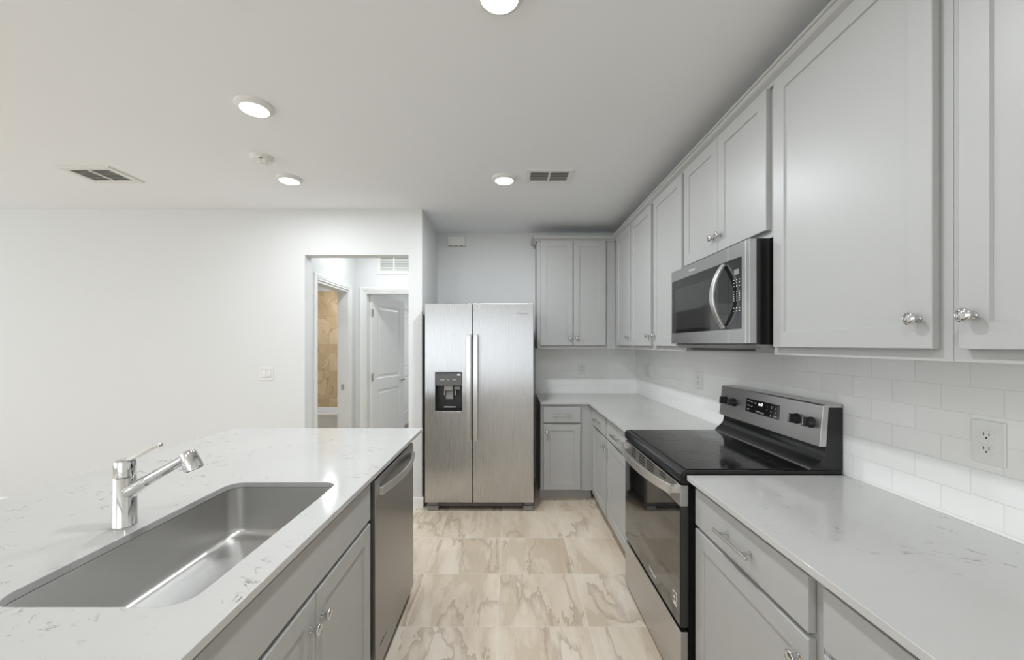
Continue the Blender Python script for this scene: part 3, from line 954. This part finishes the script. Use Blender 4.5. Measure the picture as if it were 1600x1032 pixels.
hc = Vector((-.918, fy_, 1.086))
sh = link('spray_head', LT([(-.030, .004), (-.030, .014), (-.0275, .0175), (-.022, .0195), (0.0, .0225), (.020, .0243), (.026, .0240), (.028, .0215)], hc, ha, 36), CHROME, fc, smooth=True)
link('nozzle', LT([(.0265, .0200), (.0292, .0185)], hc, ha, 28), DARKG, sh)

# dishwasher
dwx = -0.550
dw = thing('dishwasher', 'dark stainless dishwasher with a curved handle at the end of the island', 'dishwasher', (-.87, 1.94, 0))
link('tub', B(-1.16, -.592, 1.622, 2.258, .10, .868), BLACKP, dw)
door = link('door', B(-.590, dwx, 1.627, 2.255, .055, .862), DARKSTEEL, dw, bevel=.004)
link('toe_panel', B(-1.10, -.600, 1.63, 2.25, .012, .098), BLACKP, dw)
bm = bmesh.new()
pts = []
for i in range(21):
    s = i / 20.0
    y = 1.668 + s * (2.222 - 1.668)
    pts.append((dwx + .010 + .034 * math.sin(math.pi * s), y, .803))
sweep_rect(bm, pts, (0, 0, 1), .036, .009)
box(bm, dwx, dwx + .016, 1.664, 1.680, .787, .819); box(bm, dwx, dwx + .016, 2.210, 2.226, .787, .819)
link('handle', bm, HANDLE, door, bevel=.0015)
for yy in (1.68, 2.20):
    link('foot', LT([(0, .018), (.03, .018)], (-.63, yy, 0), (0, 0, 1), 14), DARKG, dw)
text_obj('logo', 'Whirlpool', .020, lambda a, b, h: (dwx + h, 1.72 + a, .145 + b), PRINTG, door)

# ------------------------------------------------------------------ refrigerator
fy0 = 3.36
fr = thing('refrigerator', 'stainless steel side-by-side refrigerator with water dispenser in the wall alcove', 'refrigerator', (-.26, 3.8, 0))
link('cabinet', B(-.716, .196, 3.445, 4.14, .060, 1.750), DARKG, fr, bevel=.004)
fF = lambda u, n, z: (u, 3.436 - n, z)
T = 3.436 - fy0
DSP = (-.635, -.4065, .856, 1.180)
dl = link('door', ring_plate(bmesh.new(), (-.7208, -.3215, .078, 1.769), DSP, 0, T, fF), STEEL, fr, bevel=.006)
dr = link('door', B(-.3165, .2005, 0, T, .078, 1.769, f=fF), STEEL, fr, bevel=.006)
for x0, d in ((-.3665, dl), (-.3085, dr)):
    bm = bmesh.new()
    pts = []
    for i in range(25):
        s = i / 24.0
        z = .612 + s * (1.503 - .612)
        pts.append((x0 + .0205, 3.318 - .010 * math.sin(math.pi * s), z))
    sweep_rect(bm, pts, (1, 0, 0), .038, .014)
    for zz in (.625, 1.465):
        box(bm, x0 + .008, x0 + .033, 3.320, 3.361, zz, zz + .028)
    link('handle', bm, NICKEL, d, bevel=.003)
dsx0, dsx1, dz0, dz1 = DSP
dn = link('dispenser', B(0, 1, 0, 1, 0, 1, f=lambda a, b, c: (dsx0 + a * (dsx1 - dsx0), 3.425 + b * .010, dz0 + c * (dz1 - dz0))), BLACKP, dl)
link('dispenser_frame', ring_plate(bmesh.new(), (dsx0 + .0005, dsx1 - .0005, dz0 + .0005, dz1 - .0005), (dsx0 + .006, dsx1 - .006, dz0 + .006, dz1 - .006), .004, T + .002, fF), BLACK, dl, bevel=.001)
cp = link('control_panel', B(dsx0 + .006, dsx1 - .006, T - .012, T - .001, 1.072, dz1 - .006, f=fF), plain('dispenser_panel', srgb(88, 87, 85), .3), dl)
link('shelf', B(dsx0 + .006, dsx1 - .006, .012, T - .001, dz0 + .006, dz0 + .016, f=fF), BLACK, dl)
nz_ = bmesh.new()
box(nz_, -.560, -.485, .02, T - .012, 1.028, 1.072, f=fF)
box(nz_, -.563, -.552, .02, T - .020, .985, 1.028, f=fF)
box(nz_, -.472, -.460, .02, T - .020, .985, 1.028, f=fF)
link('nozzle', nz_, GREYP, dl, bevel=.002)
link('paddle', prism([(3.402, 1.022), (3.395, .955), (3.400, .950), (3.410, 1.022)], -.550, -.487, lambda p, e, q: (e, p, q)), GREYP, dl, bevel=.001)
link('paddle', B(-.478, -.425, T - .035, T - .028, 1.035, 1.060, f=fF), GREYP, dl)
link('drip_tray', B(-.562, -.460, T - .03, T - .004, .884, .893, f=fF), GREYP, dl)
for i, s in enumerate(('WATER', 'ICE', 'LIGHT')):
    text_obj('button_text', s, .012, lambda a, b, h, i=i: (-.575 + i * .052 + a, fy0 - h + .001, 1.120 + b), PRINTW, cp)
text_obj('button_text', 'FILTER', .010, lambda a, b, h: (-.54 + a, fy0 - h + .001, 1.142 + b), PRINTG, cp)
link('sticker', B(-.448, -.420, T - .001, T - .0002, 1.155, 1.169, f=fF), PRINTW, cp)
text_obj('logo', 'Whirlpool', .024, lambda a, b, h: (.105 + a, fy0 - h, 1.682 + b), PRINTD, dr)
link('base_grille', B(-.62, .11, 3.405, 3.43, .030, .060), DARKG, fr, bevel=.003)
for k in range(2):
    link('hinge_cover', B((-.70, .09)[k], (-.60, .19)[k], 3.40, 3.50, 1.7505, 1.768), DARKG, fr)
for x0, x1 in ((-.706, -.612), (.112, .196)):
    bm = bmesh.new()
    box(bm, x0, x1, 3.385, 3.47, 0, .040); box(bm, x0 + .006, x1 - .006, 3.40, 3.46, .0405, .075)
    link('foot', bm, GREYP, fr, bevel=.003)

# ------------------------------------------------------------------ range
RY0, RY1 = 1.586, 2.344
rg_ = thing('kitchen_range', 'stainless and black electric range between the right countertops', 'range', (1.0, 1.965, 0))
link('body', B(.716, 1.325, RY0 + .003, RY1 - .003, .030, .898), BLACK, rg_)
RX = .680
# storage drawer
link('drawer', B(RX, .714, RY0, RY1, .018, .268), STEELY, rg_, bevel=.004)
od = link('door', B(RX + .004, .714, RY0, RY1, .286, .770), plain('oven_door_edge', srgb(70, 70, 68), .35, .6), rg_, bevel=.002)
link('window', B(RX, RX + .0035, RY0 + .004, RY1 - .004, .290, .768), OVENGLASS, od)
# top band with vent slots
bd = link('top_band', B(RX, .714, RY0, RY1, .7705, .857), STEELY, od, bevel=.003)
for (a, b, n) in ((2.150, 2.222, 4), (2.000, 2.092, 4), (1.875, 1.972, 4), (1.735, 1.800, 2)):
    for k in range(n):
        z = .846 - k * .0135
        link('vent_slot', B(RX - .0006, RX + .001, a, b, z - .0035, z + .0035), SLOT, bd)
bm = bmesh.new()
pts = []
for i in range(33):
    s = i / 32.0
    y = RY0 + .034 + s * (RY1 - RY0 - .05)
    x = .658 - .046 * (math.sin(math.pi * s) ** .8)
    pts.append((x, y, .828))
sweep_rect(bm, pts, (0, 0, 1), .040, .011)
box(bm, .652, RX + .002, RY0 + .034, RY0 + .052, .812, .844); box(bm, .652, RX + .002, RY1 - .034, RY1 - .016, .812, .844)
link('handle', bm, HANDLE, od, bevel=.002)
text_obj('logo', 'Whirlpool', .021, lambda a, b, h: (RX - h, 1.895 - a, .330 + b), PRINTW, od)
# energy sticker near lower corner
bm = ring_plate(bmesh.new(), (1.618, 1.658, .345, .400), (1.623, 1.653, .350, .395), 0, .0006, lambda u, n, z: (RX - n, u, z))
box(bm, RX - .0006, RX, 1.629, 1.645, .352, .362); box(bm, RX - .0006, RX, 1.634, 1.648, .370, .380)
link('sticker', bm, PRINTW, od)
# cooktop
ck = link('cooktop_frame', prism([(RX + .004, .864), (RX - .002, .872), (RX - .002, .900), (RX + .006, .912), (RX + .02, .9155), (1.20, .9155), (1.325, .9155), (1.325, .899), (.716, .899), (.716, .860)], RY0 - .004, RY1 + .002), BLACK, rg_, bevel=.0012)
gl = link('cooktop_glass', B(.708, 1.198, RY0 + .012, RY1 - .012, .9158, .9185), COOKGLASS, rg_, bevel=.001)
RINGM = plain('burner_print', srgb(58, 57, 55), .25)
for (bx, by, r) in ((.845, 1.765, .105), (.845, 2.155, .085), (1.075, 1.765, .075), (1.075, 2.155, .105)):
    bm = bmesh.new()
    for rr in (r, r * .62):
        lathe(bm, [(0, rr), (.0002, rr), (.0002, rr - .0022), (0, rr - .0022)], (bx, by, .9186), (0, 0, 1), 48, False, False)
    link('burner_ring', bm, RINGM, gl)
# backguard
bg = link('backguard', prism([(1.330, .9156), (1.330, 1.166), (1.272, 1.166), (1.262, 1.03), (1.262, .990), (1.257, .968), (1.240, .948), (1.222, .934), (1.208, .9156)], RY0, RY1), BLACK, rg_, bevel=.001)
link('trim_strip', prism([(1.206, .9156), (1.2105, .921), (1.208, .9225), (1.202, .9156)], RY0 + .006, RY1 - .006), plain('dark_trim', srgb(120, 119, 117), .25, 1.0), bg)
cpn = link('control_panel', prism([(1.236, 1.010), (1.252, 1.174), (1.258, 1.179), (1.326, 1.181), (1.326, 1.1665), (1.274, 1.1665), (1.2635, 1.010)], RY0 - .0005, RY1 + .0005), STEELY, bg, bevel=.0015)
slope = (1.252 - 1.236) / (1.174 - 1.010)
def PX(z): return 1.236 + (z - 1.010) * slope
nrm = Vector((-1, 0, slope)).normalized()
bm = bmesh.new()
vs = []
for n_ in (.0002, .0022):
    for (y, z) in ((1.835, 1.070), (2.090, 1.070), (2.090, 1.137), (1.835, 1.137)):
        vs.append(bm.verts.new(Vector((PX(z), y, z)) + nrm * n_))
for q in ((0, 1, 2, 3), (4, 5, 6, 7), (0, 1, 5, 4), (1, 2, 6, 5), (2, 3, 7, 6), (3, 0, 4, 7)):
    bm.faces.new([vs[k] for k in q])
dsp = link('display', bm, BLACKGLASS, cpn)
def onpanel(yc, zc):
    return lambda a, b, h: tuple(Vector((PX(zc + b), yc - a, zc + b)) + nrm * (.0023 + h))
text_obj('clock', '6:47', .019, onpanel(1.970, 1.119), CLOCK, dsp)
for (yy, zz, s, sz) in ((2.070, 1.126, 'BAKE', .0075), (2.045, 1.124, 'BROIL', .0075), (2.013, 1.121, 'ON', .009), (2.068, 1.103, 'TIMER', .0075), (2.040, 1.100, 'SET', .0085),
                        (2.068, 1.083, 'OFF', .010), (1.990, 1.082, 'START', .009), (1.957, 1.080, 'CANCEL', .009),
                        (1.920, 1.117, '1', .010), (1.888, 1.119, '2', .014), (1.858, 1.117, '3', .011), (1.920, 1.100, '4', .010), (1.890, 1.099, '5', .014), (1.860, 1.098, '6', .014),
                        (1.890, 1.079, '0', .013), (1.860, 1.080, 'CLEAN', .008)):
    text_obj('button_text', s, sz, onpanel(yy, zz), PRINTW, dsp)
KZ = 1.098
for ky in (1.640, 1.722, 2.203, 2.285):
    c = Vector((PX(KZ), ky, KZ)) + nrm * .0003
    kb = link('knob', LT([(0, .0225), (.006, .0225), (.010, .0205), (.020, .0195), (.022, .0185)], c, nrm, 32), BLACKP, cpn, smooth=True)
    bm = bmesh.new()
    up = Vector((slope, 0, 1)).normalized()
    vs = []
    for d, hw, hh in ((.021, .0075, .0195), (.036, .0065, .0185)):
        for sy, su_ in ((-1, -1), (1, -1), (1, 1), (-1, 1)):
            vs.append(bm.verts.new(c + nrm * d + Vector((0, sy * hw, 0)) + up * (su_ * hh)))
    for q in ((0, 1, 2, 3), (4, 5, 6, 7), (0, 1, 5, 4), (1, 2, 6, 5), (2, 3, 7, 6), (3, 0, 4, 7)):
        bm.faces.new([vs[k] for k in q])
    link('grip', bm, BLACKP, kb, bevel=.001)
    bm = bmesh.new()
    vs = [bm.verts.new(c + nrm * .0363 + Vector((0, y_, 0)) + up * z_) for y_, z_ in ((-.0016, -.016), (.0016, -.016), (.0016, .017), (-.0016, .017))]
    bm.faces.new(vs)
    link('pointer', bm, NICKEL, kb)
    bm = bmesh.new()
    for (ya, za) in ((0, .034), (.022, .028), (-.022, .028), (.030, .0), (-.030, .0)):
        q = c + Vector((0, ya, 0)) + up * za
        vs = [bm.verts.new(q + nrm * .0003 + Vector((0, y_, 0)) + up * z_) for y_, z_ in ((-.0008, -.0035), (.0008, -.0035), (.0008, .0035), (-.0008, .0035))]
        bm.faces.new(vs)
    link('dial_marks', bm, PRINTD, cpn)
for yy in (RY0 + .05, RY1 - .05):
    for xx in (.76, 1.27):
        link('foot', LT([(0, .016), (.03, .016)], (xx, yy, 0), (0, 0, 1), 12), BLACKP, rg_)

# ------------------------------------------------------------------ microwave
MY0, MY1, MZ0, MZ1, MX = 1.566, 2.322, 1.424, 1.840, .945
mw = thing('microwave', 'stainless over-the-range microwave with bowed handle mounted above the range', 'microwave', (1.15, 1.944, 1.42))
link('case', B(.975, 1.325, MY0, MY1, 1.420, MZ1), BLACK, mw, bevel=.001)
fM = lambda u, n, z: (.974 - n, u, z)
TM = .974 - MX
SEAM = 1.722
def c_prism(u_open, u_far, u_in):
    pts = [(u_open, MZ0), (u_far, MZ0), (u_far, MZ1 - .001), (u_open, MZ1 - .001), (u_open, 1.781), (u_in, 1.781), (u_in, 1.484), (u_open, 1.484)]
    return prism(pts, 0.0, TM, lambda a, e, b: fM(a, e, b))
dm = link('door', c_prism(SEAM + .0012, MY1, 2.314), STEELY, mw)
cm = link('control_panel', c_prism(SEAM - .0012, 1.595, 1.6185), STEELY, mw)
link('side_trim', B(MY0, 1.5925, 0, TM, MZ0, MZ1 - .001, f=fM), STEELY, mw, bevel=.0015)
link('edge_strip', B(SEAM - .0011, SEAM + .0011, .004, TM, 1.782, MZ1 - .002, f=fM), WHITEP, dm)
link('edge_strip', B(SEAM - .0011, SEAM + .0011, .004, TM, MZ0 + .001, 1.483, f=fM), WHITEP, dm)
link('edge_strip', B(1.5926, 1.5949, .004, TM, MZ0 + .001, MZ1 - .002, f=fM), WHITEP, cm)
link('window', B(SEAM + .0014, 2.314, .004, TM - .0005, 1.484, 1.781, f=fM), BLACKGLASS, dm)
link('window_mesh', B(1.80, 2.284, TM - .0006, TM - .0001, 1.503, 1.730, f=fM), plain('microwave_screen', (.035, .035, .034, 1), .06), dm)
kp = link('keypad', B(1.6185, SEAM - .0014, .004, TM - .0005, 1.484, 1.781, f=fM), BLACKGLASS, cm)
link('screen', B(1.640, 1.675, TM - .0006, TM - .0001, 1.712, 1.734, f=fM), GREYP, kp)
bm = bmesh.new()
for r_, zz in enumerate((1.690, 1.678, 1.664, 1.641, 1.631, 1.622, 1.613, 1.604, 1.572, 1.560)):
    for yy in (1.635, 1.655, 1.676):
        s = .0028 if r_ not in (2, 8) else .004
        box(bm, yy - s, yy + s, TM - .0006, TM - .0001, zz - .0016, zz + .0016, f=fM)
link('key_print', bm, PRINTW, kp)
bm = bmesh.new()
pts = []
for i in range(29):
    s = i / 28.0
    pts.append((MX - .002 - .052 * math.sin(math.pi * s) ** .85, SEAM + .030, 1.492 + s * (1.772 - 1.492)))
sweep_rect(bm, pts, (0, 1, 0), .030, .012)
link('handle', bm, HANDLE, dm, bevel=.003)
text_obj('logo', 'Whirlpool', .017, lambda a, b, h: (MX - h, 2.065 - a, 1.808 + b), PRINTW, dm)
bt = link('bottom_panel', prism([(.962, 1.4195), (1.0, 1.402), (1.30, 1.398), (1.325, 1.4195)], MY0 + .004, MY1 - .004), GREYP, mw)
link('grease_filter', B(1.05, 1.15, 1.86, 2.29, 1.388, 1.4005), DARKG, mw)
